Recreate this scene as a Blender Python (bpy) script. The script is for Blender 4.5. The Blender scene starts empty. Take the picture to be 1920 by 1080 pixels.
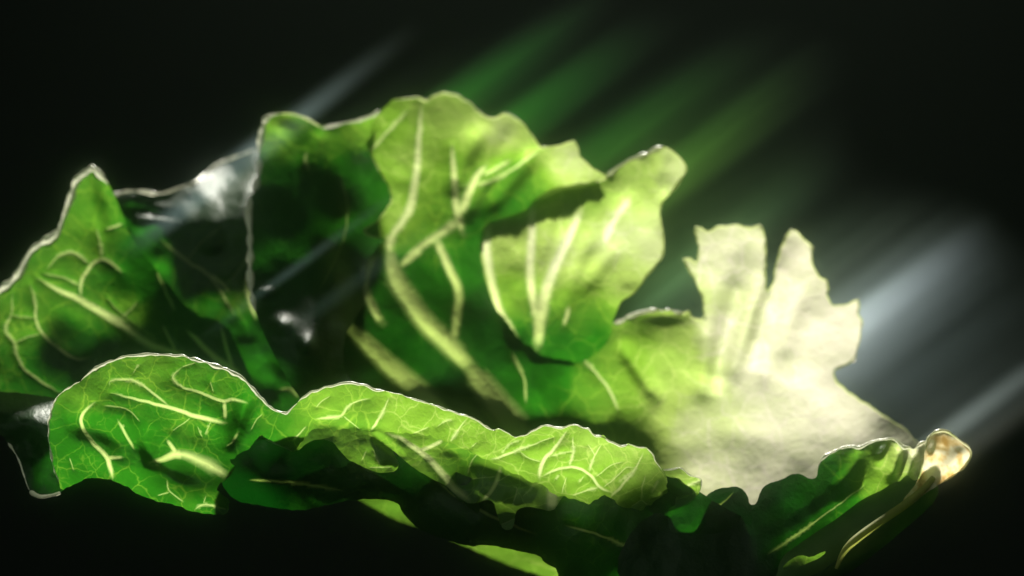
import bpy, math, random
import numpy as np
from mathutils import Vector
from mathutils.kdtree import KDTree
from mathutils.geometry import delaunay_2d_cdt

random.seed(4)
RNG = np.random.default_rng(11)
scene = bpy.context.scene
COL = scene.collection

# ------------------------------------------------------------------ camera
CAM_D = 0.60                 # camera to the plane of the front lip (m)
W_M = 0.27                   # width of the view at that plane (m)
S = W_M / 1920.0
cam_d = bpy.data.cameras.new("Camera")
cam_d.sensor_width = 36.0
cam_d.lens = 36.0 * CAM_D / W_M
cam_d.clip_start = 0.02
cam_d.clip_end = 50.0
cam_d.dof.use_dof = True
cam_d.dof.focus_distance = CAM_D - 0.002
cam_d.dof.aperture_fstop = 7.5
cam = bpy.data.objects.new("Camera", cam_d)
cam.location = (0, -CAM_D, 0)
cam.rotation_euler = (math.radians(90), 0, 0)
COL.objects.link(cam)
scene.camera = cam

# ------------------------------------------------------------------ world: a dark room
world = bpy.data.worlds.new("World")
scene.world = world
world.use_nodes = True
bg = world.node_tree.nodes["Background"]
bg.inputs[0].default_value = (0.35, 0.55, 0.38, 1)
bg.inputs[1].default_value = 0.0022

# ------------------------------------------------------------------ the lamp behind and above the leaf
LDIR = Vector((0.06, 0.695, 0.72)).normalized()
LAMP_R = 1.6
ld = bpy.data.lights.new("back_lamp", 'SPOT')
ld.shadow_soft_size = 0.07
ld.spot_size = math.radians(17.0)
ld.spot_blend = 0.4
ld.energy = 540.0
ld.color = (1.0, 0.96, 0.86)
lamp = bpy.data.objects.new("back_lamp", ld)
lamp.location = LDIR * LAMP_R + Vector((0.012, 0.06, 0))
lamp.rotation_euler = (-LDIR).to_track_quat('-Z', 'Y').to_euler()
COL.objects.link(lamp)

# added soft fill in front, to the left, lifting the dark parts
fd = bpy.data.lights.new("fill_lamp", 'AREA')
fd.size = 0.9
fd.energy = 3.5
fd.color = (0.92, 1.0, 0.90)
fill = bpy.data.objects.new("fill_lamp", fd)
fill.location = (-0.5, -0.9, 0.7)
fill.rotation_euler = (Vector((0, 0.05, 0)) - fill.location).to_track_quat('-Z', 'Y').to_euler()
COL.objects.link(fill)

scene.view_settings.view_transform = 'Standard'
scene.view_settings.look = 'None'
scene.view_settings.exposure = 0.0
scene.view_settings.gamma = 1.0
scene.view_settings.use_curve_mapping = False
scene.cycles.max_bounces = 8
scene.cycles.transmission_bounces = 6
scene.cycles.diffuse_bounces = 5
scene.cycles.sample_clamp_indirect = 3.0
scene.cycles.volume_bounces = 2
scene.cycles.use_denoising = True

# ------------------------------------------------------------------ materials
def N(nt, t, loc=(0, 0), **kw):
    n = nt.nodes.new(t)
    n.location = loc
    for k, v in kw.items():
        setattr(n, k, v)
    return n

def ramp(nt, stops):
    r = N(nt, 'ShaderNodeValToRGB')
    e = r.color_ramp.elements
    while len(e) < len(stops):
        e.new(0.5)
    for i, (p, c) in enumerate(stops):
        e[i].position = p
        e[i].color = (*c, 1)
    return r

def leaf_material(name, edge=False):
    """leaf tissue: pigment runs from deep green blade to cream base, with some painted light and shade; thin, waxy and translucent"""
    m = bpy.data.materials.new(name)
    m.use_nodes = True
    nt = m.node_tree
    nt.nodes.clear()
    L = nt.links.new
    out = N(nt, 'ShaderNodeOutputMaterial')
    pig_shading = N(nt, 'ShaderNodeAttribute', attribute_name='pigment_shading')
    vein = N(nt, 'ShaderNodeAttribute', attribute_name='vein')
    uv = N(nt, 'ShaderNodeUVMap', uv_map='UVMap')
    nz = N(nt, 'ShaderNodeTexNoise')
    nz.inputs['Scale'].default_value = 22.0
    nz.inputs['Detail'].default_value = 6.0
    nz.inputs['Roughness'].default_value = 0.62
    L(uv.outputs[0], nz.inputs['Vector'])
    # small vein net
    dist = N(nt, 'ShaderNodeVectorMath', operation='MULTIPLY_ADD')
    nzc = N(nt, 'ShaderNodeTexNoise')
    nzc.inputs['Scale'].default_value = 40.0
    nzc.inputs['Detail'].default_value = 2.0
    L(uv.outputs[0], nzc.inputs['Vector'])
    L(nzc.outputs['Color'], dist.inputs[0])
    dist.inputs[1].default_value = (0.022, 0.022, 0)
    L(uv.outputs[0], dist.inputs[2])
    vor = N(nt, 'ShaderNodeTexVoronoi', feature='DISTANCE_TO_EDGE')
    vor.inputs['Scale'].default_value = 52.0
    L(dist.outputs[0], vor.inputs['Vector'])
    net = N(nt, 'ShaderNodeMapRange')
    net.inputs[1].default_value = 0.0
    net.inputs[2].default_value = 0.045
    net.inputs[3].default_value = 1.0
    net.inputs[4].default_value = 0.0
    L(vor.outputs['Distance'], net.inputs[0])
    # patchy: the net shows only here and there
    patch = N(nt, 'ShaderNodeTexNoise')
    patch.inputs['Scale'].default_value = 13.0
    L(uv.outputs[0], patch.inputs['Vector'])
    pm = N(nt, 'ShaderNodeMapRange')
    pm.inputs[1].default_value = 0.42
    pm.inputs[2].default_value = 0.68
    pm.inputs[4].default_value = 0.13
    L(patch.outputs['Fac'], pm.inputs[0])
    nm = N(nt, 'ShaderNodeMath', operation='MULTIPLY')
    L(net.outputs[0], nm.inputs[0])
    L(pm.outputs[0], nm.inputs[1])
    vor2 = N(nt, 'ShaderNodeTexVoronoi', feature='DISTANCE_TO_EDGE')
    vor2.inputs['Scale'].default_value = 19.0
    L(dist.outputs[0], vor2.inputs['Vector'])
    net2 = N(nt, 'ShaderNodeMapRange')
    net2.inputs[1].default_value = 0.0
    net2.inputs[2].default_value = 0.030
    net2.inputs[3].default_value = 0.13
    net2.inputs[4].default_value = 0.0
    L(vor2.outputs['Distance'], net2.inputs[0])
    nm0 = nm
    nm = N(nt, 'ShaderNodeMath', operation='MAXIMUM')
    L(nm0.outputs[0], nm.inputs[0])
    L(net2.outputs[0], nm.inputs[1])
    # pigment + mottling
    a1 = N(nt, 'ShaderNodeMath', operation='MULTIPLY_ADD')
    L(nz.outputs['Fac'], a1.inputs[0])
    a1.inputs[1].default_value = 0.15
    L(pig_shading.outputs['Fac'], a1.inputs[2])
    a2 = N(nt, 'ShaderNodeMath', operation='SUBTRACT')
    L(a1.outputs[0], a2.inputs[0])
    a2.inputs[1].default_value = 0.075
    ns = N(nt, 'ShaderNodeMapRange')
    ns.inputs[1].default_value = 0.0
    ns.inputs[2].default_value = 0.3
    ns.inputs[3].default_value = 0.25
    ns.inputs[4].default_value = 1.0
    L(pig_shading.outputs['Fac'], ns.inputs[0])
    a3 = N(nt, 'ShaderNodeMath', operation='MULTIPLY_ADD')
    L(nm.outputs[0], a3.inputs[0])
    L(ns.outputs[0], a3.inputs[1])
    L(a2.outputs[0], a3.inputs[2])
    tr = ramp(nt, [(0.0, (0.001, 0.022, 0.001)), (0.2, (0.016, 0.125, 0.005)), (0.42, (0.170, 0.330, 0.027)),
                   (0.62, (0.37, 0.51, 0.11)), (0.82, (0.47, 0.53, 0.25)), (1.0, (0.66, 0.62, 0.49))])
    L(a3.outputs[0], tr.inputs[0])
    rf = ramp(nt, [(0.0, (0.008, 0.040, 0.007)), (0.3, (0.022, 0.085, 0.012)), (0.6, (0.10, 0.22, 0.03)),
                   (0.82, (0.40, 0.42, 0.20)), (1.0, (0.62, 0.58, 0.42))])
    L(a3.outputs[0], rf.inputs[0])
    # veins hold little chlorophyll
    vt = N(nt, 'ShaderNodeMixRGB')
    L(vein.outputs['Fac'], vt.inputs[0])
    L(tr.outputs[0], vt.inputs[1])
    vcol = ramp(nt, [(0.0, (0.42, 0.60, 0.11)), (0.35, (0.72, 0.82, 0.33)), (1.0, (0.92, 0.90, 0.72))])
    L(pig_shading.outputs['Fac'], vcol.inputs[0])
    L(vcol.outputs[0], vt.inputs[2])
    vr = N(nt, 'ShaderNodeMixRGB')
    L(vein.outputs['Fac'], vr.inputs[0])
    L(rf.outputs[0], vr.inputs[1])
    vr.inputs[2].default_value = (0.30, 0.36, 0.15, 1)
    # fine relief
    fine = N(nt, 'ShaderNodeTexNoise')
    fine.inputs['Scale'].default_value = 150.0
    fine.inputs['Detail'].default_value = 4.0
    L(uv.outputs[0], fine.inputs['Vector'])
    hb = N(nt, 'ShaderNodeMath', operation='MULTIPLY_ADD')
    L(vor.outputs['Distance'], hb.inputs[0])
    hb.inputs[1].default_value = 1.2
    L(fine.outputs['Fac'], hb.inputs[2])
    bump = N(nt, 'ShaderNodeBump')
    bump.inputs['Strength'].default_value = 0.28
    bump.inputs['Distance'].default_value = 0.0006
    L(hb.outputs[0], bump.inputs['Height'])
    d = N(nt, 'ShaderNodeBsdfDiffuse')
    L(vr.outputs[0], d.inputs[0])
    L(bump.outputs[0], d.inputs['Normal'])
    t = N(nt, 'ShaderNodeBsdfTranslucent')
    L(vt.outputs[0], t.inputs[0])
    L(bump.outputs[0], t.inputs['Normal'])
    mix = N(nt, 'ShaderNodeMixShader')
    mix.inputs[0].default_value = 0.62
    L(d.outputs[0], mix.inputs[1])
    L(t.outputs[0], mix.inputs[2])
    g = N(nt, 'ShaderNodeBsdfGlossy')
    g.inputs['Color'].default_value = (1, 1, 1, 1)
    g.inputs['Roughness'].default_value = 0.42
    grain = N(nt, 'ShaderNodeTexNoise')
    grain.inputs['Scale'].default_value = 130.0
    grain.inputs['Detail'].default_value = 5.0
    grain.inputs['Roughness'].default_value = 0.7
    L(uv.outputs[0], grain.inputs['Vector'])
    bump2 = N(nt, 'ShaderNodeBump')
    bump2.inputs['Strength'].default_value = 0.6
    bump2.inputs['Distance'].default_value = 0.0005
    L(grain.outputs['Fac'], bump2.inputs['Height'])
    L(bump.outputs[0], bump2.inputs['Normal'])
    L(bump2.outputs[0], g.inputs['Normal'])
    fr = N(nt, 'ShaderNodeFresnel')
    fr.inputs[0].default_value = 1.42
    L(bump.outputs[0], fr.inputs['Normal'])
    fm = N(nt, 'ShaderNodeMath', operation='MULTIPLY')
    fm.inputs[1].default_value = 0.34
    L(fr.outputs[0], fm.inputs[0])
    mx = N(nt, 'ShaderNodeMixShader')
    L(fm.outputs[0], mx.inputs[0])
    L(mix.outputs[0], mx.inputs[1])
    L(g.outputs[0], mx.inputs[2])
    L(mx.outputs[0], out.inputs['Surface'])
    return m

M_LEAF = leaf_material("leaf_tissue")

def simple_material(name, stops, trans, rough, scale, bumpd):
    m = bpy.data.materials.new(name)
    m.use_nodes = True
    nt = m.node_tree
    nt.nodes.clear()
    L = nt.links.new
    out = N(nt, 'ShaderNodeOutputMaterial')
    tc = N(nt, 'ShaderNodeTexCoord')
    nz = N(nt, 'ShaderNodeTexNoise')
    nz.inputs['Scale'].default_value = scale
    nz.inputs['Detail'].default_value = 5.0
    L(tc.outputs['Object'], nz.inputs['Vector'])
    r = ramp(nt, stops)
    L(nz.outputs['Fac'], r.inputs[0])
    b = N(nt, 'ShaderNodeBump')
    b.inputs['Strength'].default_value = 0.5
    b.inputs['Distance'].default_value = bumpd
    L(nz.outputs['Fac'], b.inputs['Height'])
    p = N(nt, 'ShaderNodeBsdfPrincipled')
    p.inputs['Roughness'].default_value = rough
    L(r.outputs[0], p.inputs['Base Color'])
    L(b.outputs[0], p.inputs['Normal'])
    t = N(nt, 'ShaderNodeBsdfTranslucent')
    L(r.outputs[0], t.inputs[0])
    mx = N(nt, 'ShaderNodeMixShader')
    mx.inputs[0].default_value = trans
    L(p.outputs[0], mx.inputs[1])
    L(t.outputs[0], mx.inputs[2])
    L(mx.outputs[0], out.inputs['Surface'])
    return m

M_MARGIN = simple_material("leaf_margin", [(0.3, (0.66, 0.68, 0.46)), (0.7, (0.84, 0.83, 0.68))], 0.30, 0.30, 900, 0.0003)
M_MARGIN_PALE = simple_material("leaf_margin_pale", [(0.3, (0.42, 0.48, 0.16)), (0.7, (0.52, 0.60, 0.26))], 0.6, 0.5, 900, 0.0002)
M_STEM = simple_material("stem_skin", [(0.25, (0.03, 0.11, 0.012)), (0.75, (0.09, 0.19, 0.03))], 0.45, 0.65, 140, 0.0006)
M_RIDGE = simple_material("stem_ridge", [(0.25, (0.26, 0.32, 0.05)), (0.75, (0.42, 0.45, 0.10))], 0.6, 0.7, 300, 0.0003)
M_CUT = simple_material("cut_end", [(0.34, (0.50, 0.30, 0.08)), (0.46, (0.74, 0.56, 0.26)), (0.58, (0.86, 0.80, 0.56))], 0.62, 0.75, 260, 0.0008)
M_CREAM = simple_material("base_wing", [(0.3, (0.45, 0.50, 0.22)), (0.7, (0.75, 0.72, 0.52))], 0.4, 0.3, 220, 0.0006)

# ------------------------------------------------------------------ geometry helpers
def world_pt(px, py, d_cm):
    """a traced point at its own distance behind the front lip"""
    d = np.asarray(d_cm, float) * 0.01
    k = S * (CAM_D + d) / CAM_D
    return np.stack([(np.asarray(px, float) - 960.0) * k, d, (540.0 - np.asarray(py, float)) * k], -1)

class Depth:
    """thin plate spline through (x, y, value)"""
    def __init__(self, pts):
        P = np.array(pts, float)
        self.c = P[:, :2] / 1000.0
        n = len(P)
        r2 = ((self.c[:, None] - self.c[None]) ** 2).sum(-1)
        K = 0.5 * r2 * np.log(r2 + 1e-12) + np.eye(n) * 2e-4
        A = np.zeros((n + 3, n + 3))
        A[:n, :n] = K
        A[:n, n] = 1
        A[:n, n + 1:] = self.c
        A[n:, :n] = A[:n, n:].T
        b = np.zeros(n + 3)
        b[:n] = P[:, 2]
        self.w = np.linalg.solve(A, b)
        self.n = n
    def __call__(self, x, y):
        q = np.stack([x, y], -1) / 1000.0
        r2 = ((q[:, None] - self.c[None]) ** 2).sum(-1)
        return (0.5 * r2 * np.log(r2 + 1e-12)) @ self.w[:self.n] + self.w[self.n] + q @ self.w[self.n + 1:]

class Idw:
    """smooth inverse distance blend of (x, y, value)"""
    def __init__(self, pts):
        self.P = np.array(pts, float)
    def __call__(self, x, y):
        r2 = (x[:, None] - self.P[:, 0]) ** 2 + (y[:, None] - self.P[:, 1]) ** 2
        w = 1.0 / (r2 + 900.0) ** 1.5
        return (w * self.P[:, 2]).sum(1) / w.sum(1)

LAT = RNG.random((5, 256, 256)) * 2 - 1
def vnoise(x, y, size, k=0):
    """value noise with cells of `size` px"""
    u, v = x / size + 40.3, y / size + 71.7
    i, j = np.floor(u).astype(int), np.floor(v).astype(int)
    f, g = u - i, v - j
    f = f * f * f * (f * (f * 6 - 15) + 10)
    g = g * g * g * (g * (g * 6 - 15) + 10)
    L = LAT[k]
    i0, i1, j0, j1 = i % 256, (i + 1) % 256, j % 256, (j + 1) % 256
    return (L[i0, j0] * (1 - f) * (1 - g) + L[i1, j0] * f * (1 - g) + L[i0, j1] * (1 - f) * g + L[i1, j1] * f * g)

def resample(pts, step, closed=False):
    P = np.array(pts, float)
    if closed:
        P = np.vstack([P, P[:1]])
    seg = np.hypot(*(P[1:] - P[:-1]).T)
    s = np.concatenate([[0], np.cumsum(seg)])
    n = max(2, int(s[-1] / step) + 1)
    t = np.linspace(0, s[-1], n + (1 if closed else 0))
    if closed:
        t = t[:-1]
    return np.stack([np.interp(t, s, P[:, k]) for k in (0, 1)], -1), t / s[-1]

def chaikin(pts, closed, times=1):
    P = np.array(pts, float)
    for _ in range(times):
        if closed:
            Q = np.roll(P, -1, 0)
            P = np.stack([P * 0.75 + Q * 0.25, P * 0.25 + Q * 0.75], 1).reshape(-1, 2)
        else:
            a, b = P[:-1], P[1:]
            M = np.stack([a * 0.75 + b * 0.25, a * 0.25 + b * 0.75], 1).reshape(-1, 2)
            P = np.vstack([P[:1], M[1:-1], P[-1:]])
    return P

def in_poly(x, y, P):
    ins = np.zeros(len(x), bool)
    Q = np.roll(P, -1, 0)
    for (x0, y0), (x1, y1) in zip(P, Q):
        if y0 == y1:
            continue
        c = (y0 > y) != (y1 > y)
        ins ^= c & (x < (x1 - x0) * (y - y0) / (y1 - y0) + x0)
    return ins

def seg_dist(x, y, P, reach=110.0):
    """distance to a polyline, and the fraction along it of the nearest point"""
    best = np.full(len(x), 1e9)
    frac = np.zeros(len(x))
    n = len(P) - 1
    lo, hi = P.min(0) - reach, P.max(0) + reach
    near = np.flatnonzero((x > lo[0]) & (x < hi[0]) & (y > lo[1]) & (y < hi[1]))
    if len(near) < len(x):
        if len(near):
            best[near], frac[near] = seg_dist(x[near], y[near], P, 1e9)
        return best, frac
    for i in range(n):
        a, b = P[i], P[i + 1]
        ab = b - a
        l2 = max((ab ** 2).sum(), 1e-9)
        t = np.clip(((x - a[0]) * ab[0] + (y - a[1]) * ab[1]) / l2, 0, 1)
        d = np.hypot(x - a[0] - t * ab[0], y - a[1] - t * ab[1])
        m = d < best
        best[m] = d[m]
        frac[m] = (i + t[m]) / n
    return best, frac

def edge_dist(x, y, B):
    """distance to the nearest outline sample"""
    kd = KDTree(len(B))
    for i, b in enumerate(B):
        kd.insert((b[0], b[1], 0), i)
    kd.balance()
    return np.array([kd.find((a, b, 0))[2] for a, b in zip(x, y)])

def new_mesh_object(name, co, faces, mat, parent, normals=None, uv=None, attrs=None):
    me = bpy.data.meshes.new(name)
    nf = len(faces)
    me.vertices.add(len(co))
    me.vertices.foreach_set('co', np.ascontiguousarray(co, dtype=np.float32).ravel())
    k = faces.shape[1]
    me.loops.add(nf * k)
    me.loops.foreach_set('vertex_index', np.ascontiguousarray(faces, dtype=np.int32).ravel())
    me.polygons.add(nf)
    me.polygons.foreach_set('loop_start', np.arange(0, nf * k, k, dtype=np.int32))
    me.polygons.foreach_set('use_smooth', np.ones(nf, bool))
    me.update(calc_edges=True)
    me.validate()
    if uv is not None:
        l = me.uv_layers.new(name='UVMap')
        l.data.foreach_set('uv', np.ascontiguousarray(uv[faces.ravel()], dtype=np.float32).ravel())
    for an, av in (attrs or {}).items():
        a = me.attributes.new(an, 'FLOAT', 'POINT')
        a.data.foreach_set('value', np.ascontiguousarray(av, dtype=np.float32))
    if normals is not None:
        me.normals_split_custom_set_from_vertices(np.ascontiguousarray(normals, dtype=np.float32))
    me.materials.append(mat)
    o = bpy.data.objects.new(name, me)
    COL.objects.link(o)
    o.parent = parent
    return o

def tube(name, P3, R, mat, parent, sides=7, flat=1.0, caps=True):
    """a tapered tube through 3-D points"""
    P3 = np.asarray(P3, float)
    n = len(P3)
    R = np.broadcast_to(np.asarray(R, float), (n,))
    T = np.gradient(P3, axis=0)
    T /= np.linalg.norm(T, axis=1, keepdims=True) + 1e-12
    ref = np.array([0, 1.0, 0])
    U = np.cross(T, ref)
    U /= np.linalg.norm(U, axis=1, keepdims=True) + 1e-9
    V = np.cross(T, U)
    a = np.arange(sides) * 2 * math.pi / sides
    ring = (P3[:, None] + R[:, None, None] * (np.cos(a)[None, :, None] * U[:, None] + flat * np.sin(a)[None, :, None] * V[:, None]))
    co = ring.reshape(-1, 3)
    F = []
    for i in range(n - 1):
        for j in range(sides):
            k = (j + 1) % sides
            F.append((i * sides + j, i * sides + k, (i + 1) * sides + k, (i + 1) * sides + j))
    co = np.vstack([co, P3[:1], P3[-1:]])
    c0, c1 = n * sides, n * sides + 1
    for j in range(sides):
        k = (j + 1) % sides
        F.append((c0, k, j, j))
        F.append((c1, (n - 1) * sides + j, (n - 1) * sides + k, (n - 1) * sides + k))
    me = bpy.data.meshes.new(name)
    me.from_pydata([tuple(c) for c in co], [], [tuple(dict.fromkeys(f)) for f in F])
    me.polygons.foreach_set('use_smooth', np.ones(len(me.polygons), bool))
    me.materials.append(mat)
    o = bpy.data.objects.new(name, me)
    COL.objects.link(o)
    o.parent = parent
    return o

def curl(name, P3, R, mat, parent, sides=6):
    """a rolled leaf edge: an open half-round strip that bulges towards the front"""
    P3 = np.asarray(P3, float)
    n = len(P3)
    T = np.gradient(P3, axis=0)
    T /= np.linalg.norm(T, axis=1, keepdims=True) + 1e-12
    U = np.cross(T, np.array([0, 1.0, 0]))
    U /= np.linalg.norm(U, axis=1, keepdims=True) + 1e-9
    V = np.cross(T, U)
    V *= -np.sign(V[:, 1:2] + 1e-9)
    a = np.linspace(-0.15, math.pi + 0.15, sides)
    co = (P3[:, None] + R[:, None, None] * (np.cos(a)[None, :, None] * U[:, None] + np.sin(a)[None, :, None] * V[:, None])).reshape(-1, 3)
    i = np.arange(n - 1)[:, None] * sides + np.arange(sides - 1)[None]
    i = i.ravel()
    return new_mesh_object(name, co, np.stack([i, i + 1, i + sides + 1, i + sides], -1), mat, parent)

def VW(w):
    return 0.62 if w < 6 else 0.9

def sheet(name, label, outline, depth, pig_shading, veins=(), ridges=(), bumps=(), rims=(), step=5.0,
          rough=((60, 0.10), (22, 0.035)), jag=0.8, puff=0.10, root=None, vein_objects=True, smooth=1, tissue=None):
    P = chaikin(outline, True, smooth)
    B, _ = resample(P, max(2.6, step * 0.7), True)
    # uneven, slightly nibbled edge
    nx = vnoise(B[:, 0], B[:, 1], 9, 2) * jag
    ny = vnoise(B[:, 0], B[:, 1], 9, 3) * jag
    B = B + np.stack([nx, ny], -1)
    D = Depth(depth)
    G = Idw(pig_shading)
    pts = [B]
    x0, y0 = B.min(0)
    x1, y1 = B.max(0)
    gx, gy = np.meshgrid(np.arange(x0, x1, step), np.arange(y0, y1, step * 0.866))
    gx = gx + (np.arange(gx.shape[0]) % 2)[:, None] * step * 0.5
    gx, gy = gx.ravel(), gy.ravel()
    ins = in_poly(gx, gy, B)
    gx, gy = gx[ins], gy[ins]
    bd = edge_dist(gx, gy, B)
    keep = bd > step * 0.55
    VP = []
    for (vp, w0, w1) in veins:
        c = chaikin(vp, False, 2)
        c, f = resample(c, max(3.0, min(w0, w1) * 0.9))
        w0, w1 = w0 * VW(w0), w1 * VW(w1)
        w = w0 + (w1 - w0) * f
        tng = np.gradient(c, axis=0)
        tng /= np.linalg.norm(tng, axis=1, keepdims=True) + 1e-9
        nn = np.stack([-tng[:, 1], tng[:, 0]], -1)
        c = c + nn * (vnoise(c[:, 0], c[:, 1], 14, 1) * 1.1)[:, None]
        VP.append((c, w))
        for o in ((0.0, 1.0, -1.0, 1.8, -1.8) if min(w0, w1) < 6 else (0.0, 0.55, -0.55, 1.0, -1.0, 1.5, -1.5)):
            q = c + nn * (o * w)[:, None]
            q = q[in_poly(q[:, 0], q[:, 1], B)]
            if len(q):
                dd = edge_dist(q[:, 0], q[:, 1], B)
                pts.append(q[dd > 1.6])
        dv, fv = seg_dist(gx, gy, c)
        keep &= dv > 1.9 * (w0 + (w1 - w0) * fv)
    pts.append(np.stack([gx[keep], gy[keep]], -1))
    # thin out coincident points (the outline comes first and stays)
    A = np.vstack(pts)
    nb = len(B)
    cell = {}
    sel = list(range(nb))
    for i in range(nb):
        cell.setdefault((int(A[i, 0] // 2), int(A[i, 1] // 2)), []).append(i)
    for i in range(nb, len(A)):
        cx, cy = int(A[i, 0] // 2), int(A[i, 1] // 2)
        ok = True
        for ax in (cx - 1, cx, cx + 1):
            for ay in (cy - 1, cy, cy + 1):
                for j in cell.get((ax, ay), ()):
                    if (A[i, 0] - A[j, 0]) ** 2 + (A[i, 1] - A[j, 1]) ** 2 < 1.6:
                        ok = False
        if ok:
            cell.setdefault((cx, cy), []).append(i)
            sel.append(i)
    A = A[sel]
    res = delaunay_2d_cdt([Vector(p) for p in A], [(i, (i + 1) % nb) for i in range(nb)], [], 1, 1e-4)
    V2 = np.array([tuple(v) for v in res[0]])
    F = np.array([f for f in res[2] if len(f) == 3], int)
    cc = V2[F].mean(1)
    F = F[in_poly(cc[:, 0], cc[:, 1], B)]
    x, y = V2[:, 0], V2[:, 1]
    d = D(x, y)
    for size, amp in rough:
        d = d + amp * vnoise(x, y, size, int(size) % 4)
    for (bx, by, rx, ry, ang, amp) in bumps:
        ca, sa = math.cos(math.radians(ang)), math.sin(math.radians(ang))
        u, v = (x - bx) * ca + (y - by) * sa, -(x - bx) * sa + (y - by) * ca
        d = d + amp * np.exp(-(u / rx) ** 2 - (v / ry) ** 2)
    for (rp, wd, amp) in ridges:
        rr = chaikin(rp, False, 2)
        dv, fv = seg_dist(x, y, rr)
        end = np.clip(np.minimum(fv, 1 - fv) * 6, 0.0, 1)
        d = d + amp * end * np.exp(-(dv / wd) ** 2)
    vat = np.zeros(len(x))
    near = np.full(len(x), 60.0)
    vid = np.full(len(x), -1)
    for c, w in VP:
        dv, fv = seg_dist(x, y, c)
        ww = np.interp(fv, np.linspace(0, 1, len(w)), w) * (0.6 + 0.4 * np.clip(np.minimum(fv, 1 - fv) * 5, 0, 1))
        big = ww > 6
        prof = np.where(big, np.clip(1.35 - dv / ww, 0, 1) , np.clip(1.3 - dv / (ww * 1.45), 0, 1))
        prof = prof * prof * (3 - 2 * prof)
        # a vein thins away at its fine end
        fade = np.clip(0.22 + ww / 4.0, 0, 0.92) * np.clip(np.minimum(fv, 1 - fv) * 10 + 0.25, 0, 1)
        vat = np.maximum(vat, prof * fade)
        d = d - np.minimum(ww, 16) * 0.0055 * np.exp(-(dv / (ww * 0.9)) ** 2) * fade
        near = np.minimum(near, np.maximum(dv - ww, 0))
    if VP:
        d = d - puff * (1 - np.exp(-near / 14.0)) * np.exp(-near / 60.0)
    co = world_pt(x, y, d)
    # orient to the camera
    a, b, c3 = co[F[:, 0]], co[F[:, 1]], co[F[:, 2]]
    fn = np.cross(b - a, c3 - a)
    cen = (a + b + c3) / 3 - np.array([0, -CAM_D, 0])
    flip = (fn * cen).sum(1) > 0
    F[flip] = F[flip][:, ::-1]
    fn[flip] *= -1
    vn = np.zeros_like(co)
    for k in range(3):
        np.add.at(vn, F[:, k], fn)
    vn /= np.linalg.norm(vn, axis=1, keepdims=True) + 1e-20
    pg = np.clip(G(x, y), -0.06, 1.1)
    uv = np.stack([x, y], -1) / 1000.0
    fid = np.full(len(F), -1)
    if vein_objects and VP:
        cc = V2[F].mean(1)
        for i, (c, w) in enumerate(VP):
            dv, fv = seg_dist(cc[:, 0], cc[:, 1], c)
            ww = np.interp(fv, np.linspace(0, 1, len(w)), w)
            fid[(dv < ww) & (fid < 0)] = i
    blade = None
    for i in [-1] + list(range(len(VP))):
        f = F[fid == i]
        if len(f) < 4:
            continue
        used, inv = np.unique(f, return_inverse=True)
        o = new_mesh_object(name if i < 0 else 'vein', co[used], inv.reshape(-1, 3), tissue or M_LEAF,
                            root if i < 0 else blade, vn[used], uv[used], {'pigment_shading': pg[used], 'vein': vat[used]})
        if i < 0:
            blade = o
            if label:
                o['label'] = label
    # the thickness of the leaf edge: a bead along the free rim
    kb = None
    for (rp, r0, var, mat) in rims:
        c, f = resample(chaikin(rp, False, 1), 4.0)
        # snap to the built outline
        if kb is None:
            kb = KDTree(len(V2))
            for i, v in enumerate(V2):
                kb.insert((v[0], v[1], 0), i)
            kb.balance()
        hit = [kb.find((a, b, 0)) for a, b in c]
        j = np.array([h[1] for h in hit])
        near_ok = np.array([h[2] for h in hit]) < 8
        cx = np.where(near_ok, V2[j, 0], c[:, 0])
        cy = np.where(near_ok, V2[j, 1], c[:, 1])
        dj = d[j]
        ker = np.ones(3) / 3
        sm = lambda q: np.convolve(np.pad(q, 1, mode='edge'), ker, 'valid')
        cx, cy, dj = sm(cx), sm(cy), sm(dj)
        r = r0 * (1 + var * vnoise(cx, cy, 17, 4) + 0.5 * var * vnoise(cx, cy, 7, 1))
        r = np.clip(r, 0.5, None) * np.clip(np.minimum(f, 1 - f) * 14, 0.15, 1)
        curl('margin', world_pt(cx, cy, dj - 0.02), r * S, mat, blade)
    return blade

# ------------------------------------------------------------------ the leaf
leaf = bpy.data.objects.new("lettuce_leaf", None)
leaf.empty_display_size = 0.02
leaf.location = (0, 0, 0)
COL.objects.link(leaf)
leaf['label'] = "curled green lettuce leaf lit from behind, pale ribs and cream base, against darkness"
leaf['category'] = "lettuce leaf"

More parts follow.
